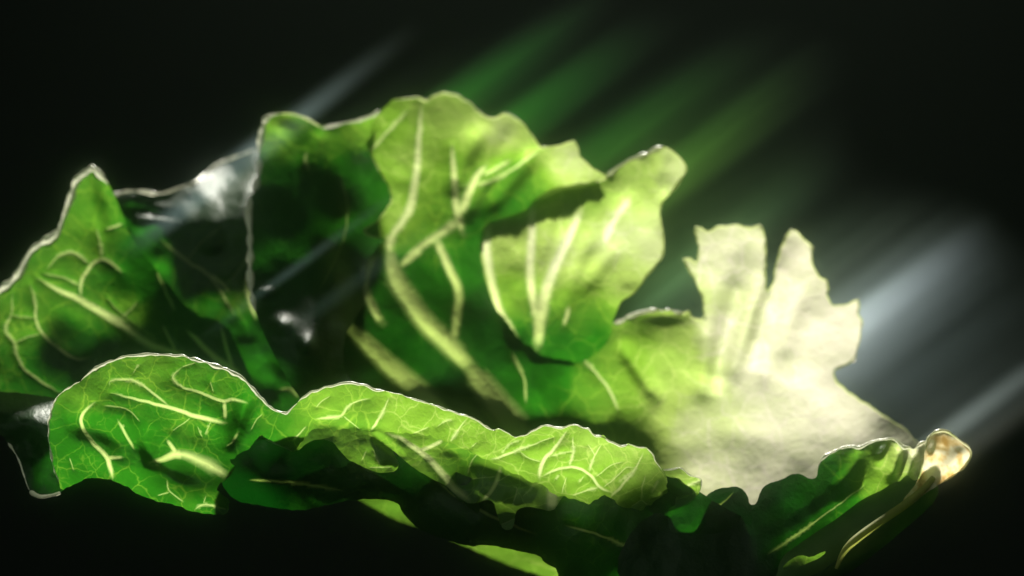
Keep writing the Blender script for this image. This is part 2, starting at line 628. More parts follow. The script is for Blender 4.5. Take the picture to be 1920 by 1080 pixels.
# --- inner surface at the left, leaning back
sheet('leaf_blade', 'dark glossy inner surface with silvery highlights at its upper edge',
      [(150, 420), (190, 372), (222, 362), (250, 356), (300, 366), (340, 350), (366, 345), (385, 322), (430, 298), (470, 284), (492, 272),
       (540, 300), (570, 420), (580, 560), (590, 700), (610, 800), (640, 900), (560, 930), (430, 880), (330, 800), (250, 640), (190, 500)],
      [(190, 372, 10.4), (300, 366, 10.6), (366, 345, 11.2), (430, 300, 12.9), (480, 280, 13.3), (240, 420, 9.8), (320, 430, 9.6), (375, 395, 9.9), (430, 380, 10.0), (500, 370, 10.4),
       (300, 540, 8.7), (420, 540, 8.6), (560, 540, 9.0), (420, 660, 7.8), (560, 680, 7.7), (430, 800, 6.4), (600, 800, 6.4), (600, 930, 4.6), (330, 800, 6.6), (190, 500, 9.2)],
      [(300, 400, 0.10), (420, 330, 0.08), (440, 450, 0.26), (340, 480, 0.18), (400, 560, 0.20), (460, 540, 0.28), (480, 640, 0.12), (560, 700, 0.10)],
      veins=[([(395, 515), (420, 535), (430, 548)], 4, 3), ([(300, 450), (350, 490), (395, 515), (440, 590)], 2, 3), ([(350, 490), (380, 450), (420, 420)], 1.5, 1.5), ([(420, 535), (455, 500), (470, 470)], 2, 1.5), ([(470, 500), (462, 545), (480, 600)], 6, 3),
             ([(525, 730), (545, 728), (560, 745)], 3, 2)],
      bumps=[(430, 340, 50, 22, -35, 0.45), (260, 372, 45, 12, 5, -0.15), (285, 412, 45, 10, 8, -0.28), (300, 388, 20, 8, 0, -0.2),
             (395, 465, 14, 9, 0, -0.25),
             (430, 455, 30, 40, 0, 0.15)],
      rims=[([(190, 372), (222, 362), (250, 356), (300, 366), (340, 350), (366, 345), (385, 322), (430, 298), (470, 284), (492, 272)], 3.2, 0.7, M_MARGIN)],
      step=5.5, rough=((70, 0.16), (34, 0.11), (16, 0.02)), root=leaf)

# --- left tip
sheet('leaf_blade', 'pointed left tip of the blade with a thick pale side rib',
      [(-40, 580), (0, 545), (38, 515), (55, 472), (78, 455), (108, 442), (122, 400), (136, 365), (142, 338), (160, 325), (174, 312), (186, 328),
       (205, 345), (226, 390), (246, 450), (300, 512), (360, 590), (425, 605), (450, 660), (485, 740), (480, 790), (300, 800), (110, 790), (-40, 760)],
      [(0, 545, 7.0), (174, 312, 7.9), (60, 650, 6.4), (200, 560, 6.9), (330, 640, 7.0), (240, 430, 7.9), (425, 605, 7.9), (430, 700, 6.8), (100, 740, 5.8),
       (300, 760, 6.2), (120, 440, 7.4), (350, 570, 8.0), (-40, 700, 6.0), (480, 760, 6.0), (-40, 580, 6.8)],
      [(150, 450, 0.27), (60, 600, 0.26), (100, 700, 0.18), (250, 600, 0.29), (300, 520, 0.10), (400, 640, 0.13), (200, 660, 0.18)],
      veins=[([(70, 522), (110, 545), (156, 564), (233, 611), (280, 648), (350, 668)], 3.5, 10), ([(152, 556), (150, 533), (167, 498), (191, 484), (210, 492), (228, 512)], 4, 3.5),
             ([(191, 482), (187, 447), (180, 430)], 2.6, 1.5), ([(167, 496), (150, 480), (132, 471), (105, 482), (88, 504)], 2.6, 1.8),
             ([(150, 535), (117, 519), (82, 513)], 2.2, 1.5), ([(56, 533), (68, 568), (64, 599), (82, 630), (113, 657), (144, 675), (167, 671)], 2.2, 4),
             ([(23, 552), (23, 591), (8, 611), (16, 630), (29, 642), (29, 665), (47, 696), (110, 735)], 1.8, 3), ([(74, 626), (52, 632), (29, 642)], 1.6, 1.6),
             ([(23, 591), (64, 597)], 1.4, 1.4), ([(229, 595), (245, 580), (257, 566)], 2.2, 1.6), ([(332, 662), (318, 638), (305, 610)], 3.4, 2.4),
             ([(200, 430), (229, 420)], 2.6, 2.6), ([(294, 510), (327, 582)], 2.6, 2.6), ([(350, 618), (389, 657), (416, 681), (450, 702)], 4, 6.5),
             ([(414, 612), (424, 657), (438, 694)], 3, 4.5), ([(300, 640), (240, 600), (200, 560)], 1.2, 1.2)],
      bumps=[(120, 610, 45, 35, 30, 0.10), (200, 380, 16, 60, -15, 0.15)],
      rims=[([(-30, 570), (0, 545), (38, 515), (55, 472), (78, 455), (108, 442), (122, 400), (136, 365), (142, 338), (160, 325), (174, 312), (186, 328), (205, 345)], 6.6, 0.6, M_MARGIN)],
      step=4.5, rough=((70, 0.12), (30, 0.025)), root=leaf)

# --- upright fold with a bright left rim
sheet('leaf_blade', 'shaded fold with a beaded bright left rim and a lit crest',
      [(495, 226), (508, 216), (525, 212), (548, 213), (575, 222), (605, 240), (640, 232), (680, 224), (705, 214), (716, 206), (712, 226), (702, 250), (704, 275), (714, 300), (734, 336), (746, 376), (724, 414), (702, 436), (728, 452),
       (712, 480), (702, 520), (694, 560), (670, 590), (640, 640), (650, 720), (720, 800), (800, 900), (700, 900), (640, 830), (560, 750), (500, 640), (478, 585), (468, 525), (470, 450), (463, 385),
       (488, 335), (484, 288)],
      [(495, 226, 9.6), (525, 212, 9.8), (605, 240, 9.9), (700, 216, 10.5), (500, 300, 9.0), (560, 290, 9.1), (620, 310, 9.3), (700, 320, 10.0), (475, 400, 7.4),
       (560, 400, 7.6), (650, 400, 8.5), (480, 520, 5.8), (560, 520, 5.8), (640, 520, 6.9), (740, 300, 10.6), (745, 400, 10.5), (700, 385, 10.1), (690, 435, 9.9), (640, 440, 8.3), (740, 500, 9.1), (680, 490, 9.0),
       (690, 565, 7.9), (640, 620, 5.6), (570, 640, 3.9), (650, 720, 4.4), (500, 620, 4.3), (560, 735, 3.2), (620, 745, 3.4), (560, 800, 2.0), (640, 830, 1.5), (720, 800, 2.4), (800, 890, 1.7)],  # lowest points form an unseen shelf that blocks light to the hull
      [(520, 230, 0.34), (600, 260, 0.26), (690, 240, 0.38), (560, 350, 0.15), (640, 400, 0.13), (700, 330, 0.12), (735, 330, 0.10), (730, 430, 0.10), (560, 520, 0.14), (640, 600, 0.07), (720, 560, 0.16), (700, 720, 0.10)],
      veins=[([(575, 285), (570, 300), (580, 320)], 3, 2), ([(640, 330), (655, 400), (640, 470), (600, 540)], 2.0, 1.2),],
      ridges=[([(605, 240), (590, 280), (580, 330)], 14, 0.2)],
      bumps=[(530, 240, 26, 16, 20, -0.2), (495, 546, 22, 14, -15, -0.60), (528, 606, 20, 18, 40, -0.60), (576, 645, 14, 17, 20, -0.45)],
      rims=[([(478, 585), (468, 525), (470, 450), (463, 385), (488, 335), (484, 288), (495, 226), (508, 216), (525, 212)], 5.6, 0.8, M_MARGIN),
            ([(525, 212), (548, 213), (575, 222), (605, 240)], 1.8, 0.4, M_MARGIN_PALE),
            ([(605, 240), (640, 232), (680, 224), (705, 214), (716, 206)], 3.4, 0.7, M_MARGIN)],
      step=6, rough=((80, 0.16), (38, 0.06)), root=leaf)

# --- big back wall, right lobes and the floor of the cup
WALL_TOP = [(735, 187), (760, 183), (790, 184), (800, 191), (812, 178), (835, 174), (860, 180), (885, 198), (902, 216), (926, 222), (948, 212), (975, 226), (993, 245),
            (1006, 268), (1012, 276), (1048, 275), (1066, 268), (1080, 265), (1088, 298), (1112, 318), (1138, 332)]
LOBES = [(1137, 630), (1150, 606), (1172, 598), (1195, 586), (1225, 582), (1255, 583), (1282, 590), (1290, 582), (1296, 596), (1322, 600), (1318, 556), (1300, 520), (1281, 484), (1296, 482),
         (1308, 496), (1312, 470), (1303, 424), (1318, 430), (1328, 438), (1345, 425), (1375, 421), (1402, 428), (1425, 420), (1434, 446), (1437, 480), (1433, 520), (1441, 556),
         (1452, 520), (1462, 470), (1474, 444), (1484, 428), (1505, 443), (1524, 462), (1521, 490), (1530, 512), (1542, 524), (1552, 528), (1549, 556), (1560, 572), (1580, 574),
         (1598, 566), (1612, 558), (1608, 586), (1619, 600), (1611, 640), (1602, 676), (1580, 686), (1563, 690), (1566, 712), (1590, 735), (1640, 768), (1690, 800), (1722, 828)]
sheet('leaf_blade', 'tall frilly back wall running into the cream lobes and the pale base',
      WALL_TOP + [(1125, 350), (1100, 354), (1052, 364), (1010, 388), (962, 412), (912, 424), (904, 460), (912, 510), (932, 572), (968, 632), (1020, 668), (1080, 680), (1125, 652)] + LOBES + [(1740, 860), (1690, 920), (1560, 1000), (1400, 1060), (1100, 1040), (950, 1000), (850, 930), (780, 850), (700, 770), (640, 690), (618, 620), (640, 585), (670, 580), (680, 540), (690, 490), (702, 470), (722, 446), (695, 444), (677, 434), (714, 412), (736, 376), (722, 334), (700, 300), (688, 272), (700, 225)],
      [(735, 187, 10.4), (815, 180, 11.4), (760, 300, 9.9), (830, 300, 10.3), (700, 430, 8.9), (780, 400, 9.4), (900, 260, 10.6), (950, 215, 10.7), (1010, 275, 9.9), (1080, 268, 9.7), (1138, 332, 9.3),
       (900, 400, 9.6), (1000, 396, 9.7), (735, 530, 8.4), (860, 540, 8.9), (640, 610, 7.2), (760, 600, 7.9), (870, 660, 7.9), (980, 640, 8.2), (1060, 690, 7.9), (700, 700, 6.9), (760, 765, 6.7), (700, 745, 6.5), (830, 755, 7.0), (930, 760, 7.0), (1000, 740, 7.4),
       (985, 815, 6.8), (1100, 720, 7.8), (1110, 820, 7.0), (1150, 640, 8.0), (1230, 590, 8.0), (1220, 700, 7.7), (1200, 800, 7.2), (1290, 490, 8.3), (1370, 425, 8.5), (1320, 600, 8.1), (1370, 700, 7.9),
       (1484, 430, 8.5), (1440, 600, 8.1), (1540, 560, 8.3), (1610, 600, 8.3), (1580, 690, 8.0), (1500, 720, 7.8), (1400, 790, 7.6), (1550, 780, 7.7), (1300, 850, 7.1), (1450, 860, 7.3), (1600, 850, 7.2),
       (1720, 830, 7.0), (1250, 950, 6.3), (1400, 940, 6.8), (1560, 930, 6.6), (1400, 1050, 5.8), (1100, 1000, 2.8), (900, 880, 1.9), (985, 880, 2.2), (1100, 900, 2.2), (950, 990, 1.3), (1690, 920, 5.8), (760, 830, 2.8)],  # hidden bottom brought forward to keep light off the hull
      [(720, 240, 0.42), (780, 300, 0.48), (850, 210, 0.56), (940, 250, 0.72), (1070, 300, 0.74), (740, 400, 0.50), (860, 330, 0.34), (960, 330, 0.24), (820, 400, 0.30), (900, 420, 0.18), (980, 370, 0.20),  # flap tone lightened to imitate light falling on it
       (790, 530, 0.07), (820, 480, 0.24), (850, 580, 0.06), (900, 600, 0.06), (760, 640, 0.02), (690, 560, 0.12), (640, 640, 0.0), (700, 700, 0.02), (850, 720, 0.02), (930, 640, 0.07), (1000, 720, 0.09), (900, 800, 0.0), (900, 500, 0.11), (1040, 690, 0.12), (1060, 800, 0.22), (1100, 720, 0.28), (1100, 630, 0.2),
       (1170, 680, 0.38), (1200, 620, 0.40), (1250, 600, 0.55), (1270, 680, 0.50), (1180, 760, 0.34), (1240, 760, 0.62), (1150, 850, 0.40), (1350, 480, 0.92), (1350, 620, 0.92), (1420, 700, 0.95), (1480, 500, 0.96),
       (1510, 620, 0.98), (1580, 620, 1.0), (1550, 740, 1.0), (1640, 800, 0.98), (1300, 800, 0.82), (1330, 880, 0.90), (1450, 820, 0.94), (1450, 920, 0.95), (1600, 880, 0.92), (1000, 960, 0.15)],
      veins=[([(703, 478), (690, 505), (684, 534), (690, 562), (714, 603)], 7, 9), ([(645, 603), (680, 638), (710, 668), (755, 710), (803, 752), (840, 785)], 13, 24), ([(792, 190), (788, 231), (783, 298), (777, 357), (766, 402), (742, 431), (729, 457), (733, 483)], 3.5, 8.5), ([(731, 470), (738, 520), (766, 560), (799, 608), (847, 649), (884, 693)], 17, 19),
             ([(880, 688), (914, 734), (947, 778), (985, 830)], 19, 30), ([(847, 270), (853, 335), (855, 387), (866, 435)], 3.5, 7), ([(866, 400), (888, 335), (912, 310)], 7, 5),
             ([(750, 500), (795, 457), (821, 443), (858, 414)], 6, 8), ([(818, 450), (847, 513), (862, 545), (858, 590), (850, 640)], 8, 9), ([(692, 285), (725, 250), (765, 205)], 3.2, 2),
             ([(960, 660), (975, 692), (985, 715), (986, 755)], 2.2, 3), ([(1090, 670), (1112, 692), (1140, 725), (1160, 770)], 2.4, 3),
             ([(905, 330), (940, 312), (958, 300)], 3, 2), ([(862, 350), (930, 340), (1010, 282)], 2, 3)],
      ridges=[([(1404, 451), (1374, 579), (1344, 698), (1335, 740)], 26, -0.42), ([(1485, 443), (1440, 579), (1412, 698)], 24, -0.40), ([(1545, 560), (1506, 634), (1500, 730)], 26, -0.16),
              ([(1434, 506), (1390, 638), (1354, 738)], 16, 0.24), ([(1521, 520), (1476, 600), (1462, 700)], 16, 0.08), ([(1440, 560), (1435, 650), (1430, 740)], 14, 0.12),
              ([(1318, 590), (1330, 680), (1310, 760)], 18, 0.25), ([(910, 230), (870, 300), (845, 370)], 18, 0.3), ([(940, 300), (900, 360), (870, 420)], 13, 0.22),
              ([(1012, 276), (960, 340), (900, 410)], 16, 0.3), ([(960, 230), (935, 290), (915, 330)], 14, -0.1), ([(1160, 640), (1200, 700), (1240, 760)], 14, 0.3),
              ([(720, 335), (770, 340), (800, 300)], 16, 0.08)],
      bumps=[(1225, 660, 80, 60, 0, -0.28), (1410, 820, 70, 30, 10, 0.12), (1300, 830, 60, 30, -20, 0.12), (1250, 590, 50, 12, 0, 0.15)],
      rims=[(WALL_TOP, 1.8, 0.5, M_MARGIN_PALE), (LOBES, 1.9, 0.5, M_MARGIN_PALE), ([(1150, 606), (1172, 598), (1195, 586), (1225, 582), (1255, 583), (1282, 590)], 4.0, 0.7, M_MARGIN),
            ([(722, 446), (695, 444), (677, 434), (714, 412), (736, 376), (722, 334), (700, 300), (688, 272)], 1.6, 0.4, M_MARGIN_PALE)],
      step=6.5, rough=((90, 0.12), (42, 0.035), (18, 0.010)), jag=2.6, smooth=0, root=leaf)

# --- bright lobe in front of the back wall
LOBE5 = [(998, 375), (1020, 362), (1043, 352), (1075, 346), (1102, 344), (1135, 336), (1161, 311), (1190, 297), (1213, 289), (1230, 280), (1247, 274), (1273, 292), (1290, 317), (1275, 338), (1264, 356), (1250, 372), (1239, 381),
         (1236, 407), (1243, 440), (1245, 478), (1228, 500), (1213, 515), (1200, 536), (1187, 552), (1161, 567), (1158, 582), (1152, 592)]
sheet('leaf_lobe', 'bright yellow-green lobe with its top edge folded over',
      LOBE5 + [(1144, 636), (1124, 660), (1080, 686), (1018, 675), (964, 638), (926, 574), (905, 508), (898, 456), (908, 418), (955, 406), (988, 392)],
      [(998, 378, 9.4), (1102, 344, 9.2), (1161, 311, 8.9), (1247, 276, 9.0), (1288, 318, 8.7), (1240, 381, 8.4), (1060, 380, 8.8), (1150, 372, 8.5), (1000, 450, 9.0), (1100, 450, 8.5), (1200, 450, 8.2), (1243, 478, 8.1),
       (915, 440, 9.2), (930, 540, 8.6), (1010, 560, 8.3), (1100, 560, 8.0), (1158, 580, 7.8), (1010, 640, 7.9), (1090, 650, 7.8), (985, 680, 7.9), (1060, 710, 7.7), (1148, 640, 7.8), (950, 625, 8.4), (1040, 735, 7.4)],
      [(960, 450, 0.60), (1050, 480, 0.70), (1150, 450, 0.78), (1220, 460, 0.82), (1100, 365, 0.42), (1200, 330, 0.55), (1270, 320, 0.76), (1180, 520, 0.6), (1100, 600, 0.24), (1060, 660, 0.16), (1060, 700, 0.12), (1130, 640, 0.18), (960, 560, 0.36), (975, 640, 0.16), (985, 680, 0.12)],
      veins=[([(1090, 392), (1058, 462), (1032, 518), (1015, 573), (1008, 650)], 8, 14), ([(997, 384), (998, 444), (992, 507), (998, 555), (1006, 600)], 8, 9), ([(918, 420), (910, 462), (921, 525), (935, 584), (968, 632)], 10, 7),
             ([(1180, 372), (1147, 418), (1133, 456)], 8, 6), ([(1066, 575), (1058, 610)], 5, 4), ([(1000, 376), (1050, 354), (1110, 345)], 4, 2)],
      ridges=[([(1030, 390), (1025, 450), (1012, 510)], 12, 0.12), ([(1110, 430), (1075, 520), (1050, 600)], 13, 0.12), ([(1175, 450), (1120, 500), (1090, 560)], 16, 0.12),
              ([(1255, 290), (1250, 330), (1240, 372)], 10, -0.08)],
      rims=[(LOBE5, 1.8, 0.5, M_MARGIN_PALE), ([(1135, 336), (1161, 311), (1190, 297), (1213, 289), (1230, 280), (1247, 274)], 3.0, 0.9, M_MARGIN)],
      step=6, rough=((80, 0.12), (34, 0.06)), jag=1.2, root=leaf)

# --- yellow undersides showing below the hull
sheet('leaf_lobe', 'yellow-green underside edge peeping out below the shaded hull',
      [(640, 900), (720, 915), (780, 950), (880, 1000), (1000, 1010), (1080, 1050), (1120, 1110), (1057, 1096), (1020, 1081), (957, 1061), (920, 1045), (872, 1024), (795, 990), (752, 979), (715, 960), (668, 934), (640, 915)],
      [(640, 915, 7.4), (800, 998, 7.4), (1020, 1081, 7.4), (1100, 1110, 7.4), (720, 915, 7.7), (960, 1010, 7.7), (1080, 1050, 7.6)],
      [(700, 940, 0.32), (1000, 1060, 0.37)], step=5, root=leaf, rough=((40, 0.1),))

# --- hull: outside of the cup, its shade painted in as a darker tone
sheet('leaf_hull', 'dark outer belly of the leaf, its own shade deepened in the colour',
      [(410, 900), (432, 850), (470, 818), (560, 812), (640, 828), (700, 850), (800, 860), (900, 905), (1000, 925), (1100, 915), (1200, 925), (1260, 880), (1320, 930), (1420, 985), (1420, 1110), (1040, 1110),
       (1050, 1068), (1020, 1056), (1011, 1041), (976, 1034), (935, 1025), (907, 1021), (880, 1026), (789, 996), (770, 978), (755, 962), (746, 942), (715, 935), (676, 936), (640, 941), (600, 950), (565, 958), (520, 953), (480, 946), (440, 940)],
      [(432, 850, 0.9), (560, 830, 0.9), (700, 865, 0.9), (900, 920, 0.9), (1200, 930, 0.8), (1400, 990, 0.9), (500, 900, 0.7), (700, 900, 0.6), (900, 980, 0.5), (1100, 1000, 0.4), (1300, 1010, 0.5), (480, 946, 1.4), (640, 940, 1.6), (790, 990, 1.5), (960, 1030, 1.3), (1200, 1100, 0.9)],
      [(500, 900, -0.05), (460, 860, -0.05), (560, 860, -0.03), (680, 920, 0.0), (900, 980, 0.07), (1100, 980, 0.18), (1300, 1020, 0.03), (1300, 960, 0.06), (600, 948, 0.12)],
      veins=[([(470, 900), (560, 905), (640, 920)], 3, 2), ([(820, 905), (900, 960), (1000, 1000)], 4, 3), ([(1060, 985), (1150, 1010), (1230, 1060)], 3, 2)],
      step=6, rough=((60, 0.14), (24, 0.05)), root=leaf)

# --- scalloped sheet at the lower right
SC = [(1296, 985), (1310, 962), (1318, 936), (1335, 920), (1362, 913), (1388, 913), (1402, 928), (1405, 948), (1420, 945), (1424, 922), (1440, 905), (1462, 902), (1480, 890), (1502, 888), (1520, 900), (1532, 895),
      (1535, 870), (1545, 855), (1562, 848), (1580, 838), (1600, 836), (1612, 842), (1628, 830), (1652, 824), (1676, 821), (1688, 834), (1697, 842), (1706, 836), (1714, 846), (1722, 834), (1738, 826), (1750, 834), (1760, 850)]
sheet('leaf_blade', 'dark scalloped margin of the near right side',
      SC + [(1752, 890), (1720, 925), (1640, 990), (1560, 1060), (1500, 1110), (1180, 1110), (1150, 1060), (1190, 985), (1240, 955)],
      [(1310, 960, 0.8), (1400, 920, 1.2), (1500, 890, 1.6), (1600, 836, 2.4), (1685, 825, 2.4), (1300, 1050, 0.2), (1450, 1000, 0.7), (1600, 940, 1.5), (1680, 920, 1.7), (1740, 830, 2.4), (1745, 890, 1.9), (1705, 870, 1.9), (1500, 1100, 0.1), (1180, 1100, -0.2), (1220, 970, 0.6)],
      [(1350, 950, -0.05), (1240, 990, -0.06), (1480, 930, 0.0), (1570, 880, 0.16), (1620, 860, 0.26), (1665, 850, 0.46), (1702, 848, 0.98), (1740, 836, 1.0), (1735, 870, 0.95), (1700, 885, 0.55), (1680, 900, 0.3), (1735, 900, 0.7), (1500, 1000, 0.04), (1350, 1060, -0.05), (1600, 960, 0.14)],  # left part toned darker in place of shade that does not fall
      veins=[([(1330, 965), (1360, 940), (1375, 925)], 2.5, 1.5), ([(1440, 1040), (1520, 985), (1620, 910)], 2.5, 1.5)],
      ridges=[([(1440, 1030), (1540, 955), (1640, 880)], 18, -0.12), ([(1460, 1060), (1570, 980), (1670, 900)], 12, 0.12), ([(1612, 842), (1600, 880), (1560, 920)], 10, 0.2), ([(1714, 842), (1706, 875), (1690, 905)], 8, 0.3), ([(1688, 834), (1680, 870), (1660, 905)], 8, 0.25), ([(1736, 835), (1728, 870), (1712, 905)], 9, -0.25), ([(1700, 845), (1696, 870), (1684, 900)], 8, -0.2)],
      bumps=[(1655, 850, 14, 25, 20, -0.3)],
      rims=[(SC[16:], 2.6, 0.8, M_MARGIN)],
      step=5, rough=((50, 0.09), (24, 0.02)), root=leaf)

# --- second layer of the turned-over lip
sheet('leaf_lip', 'lower lit layer of the lip with short pale veins',
      [(470, 800), (560, 776), (640, 788), (740, 792), (830, 800), (900, 822), (970, 862), (1040, 890), (1060, 925), (1050, 940), (1036, 960), (1014, 954), (989, 949), (972, 954), (966, 962), (964, 988), (952, 995), (940, 990), (931, 962),
       (926, 939), (910, 938), (881, 946), (863, 936), (837, 911), (807, 896), (780, 880), (756, 862), (735, 842), (738, 852), (749, 868), (744, 882), (722, 888), (700, 885), (678, 873), (652, 862), (637, 845), (618, 823), (580, 826), (555, 850), (520, 835), (490, 822)],
      [(480, 805, 0.9), (640, 795, 0.9), (830, 805, 1.0), (970, 865, 1.0), (1040, 900, 0.8), (560, 830, 0.6), (680, 850, 0.5), (720, 885, 0.4), (800, 860, 0.6), (850, 900, 0.5), (920, 900, 0.5), (950, 990, 0.2), (1010, 950, 0.4)],
      [(560, 820, 0.30), (690, 850, 0.34), (800, 860, 0.38), (860, 880, 0.26), (930, 900, 0.34), (1000, 930, 0.42)],
      veins=[([(785, 846), (807, 839), (830, 826)], 4, 4), ([(726, 812), (756, 824), (785, 846), (807, 861), (833, 891), (855, 921), (880, 937)], 4, 6.5), ([(678, 863), (686, 846)], 1.5, 1.5), ([(693, 876), (733, 876)], 1.4, 1.4),
             ([(905, 937), (926, 916), (937, 880)], 4, 5), ([(929, 894), (885, 899)], 1.5, 1.2), ([(931, 903), (956, 890)], 1.6, 1.2), ([(962, 942), (972, 913), (962, 912)], 2, 1.5), ([(876, 888), (882, 866), (896, 850)], 1.6, 1.2),
             ([(1033, 957), (1035, 935), (1036, 905)], 11, 11), ([(939, 984), (964, 973)], 1.6, 1.3), ([(980, 930), (1000, 912)], 1.2, 1), ([(700, 842), (712, 870)], 1.2, 1)],
      ridges=[([(820, 835), (880, 862), (950, 890), (1020, 920)], 12, 0.3), ([(696, 812), (730, 840), (760, 862)], 8, 0.3), ([(875, 860), (868, 890), (872, 915)], 18, 0.4)],
      bumps=[(868, 900, 22, 26, 0, 0.3), (890, 940, 14, 8, 0, -0.15)],
      step=4.5, rough=((40, 0.08), (18, 0.03)), root=leaf)

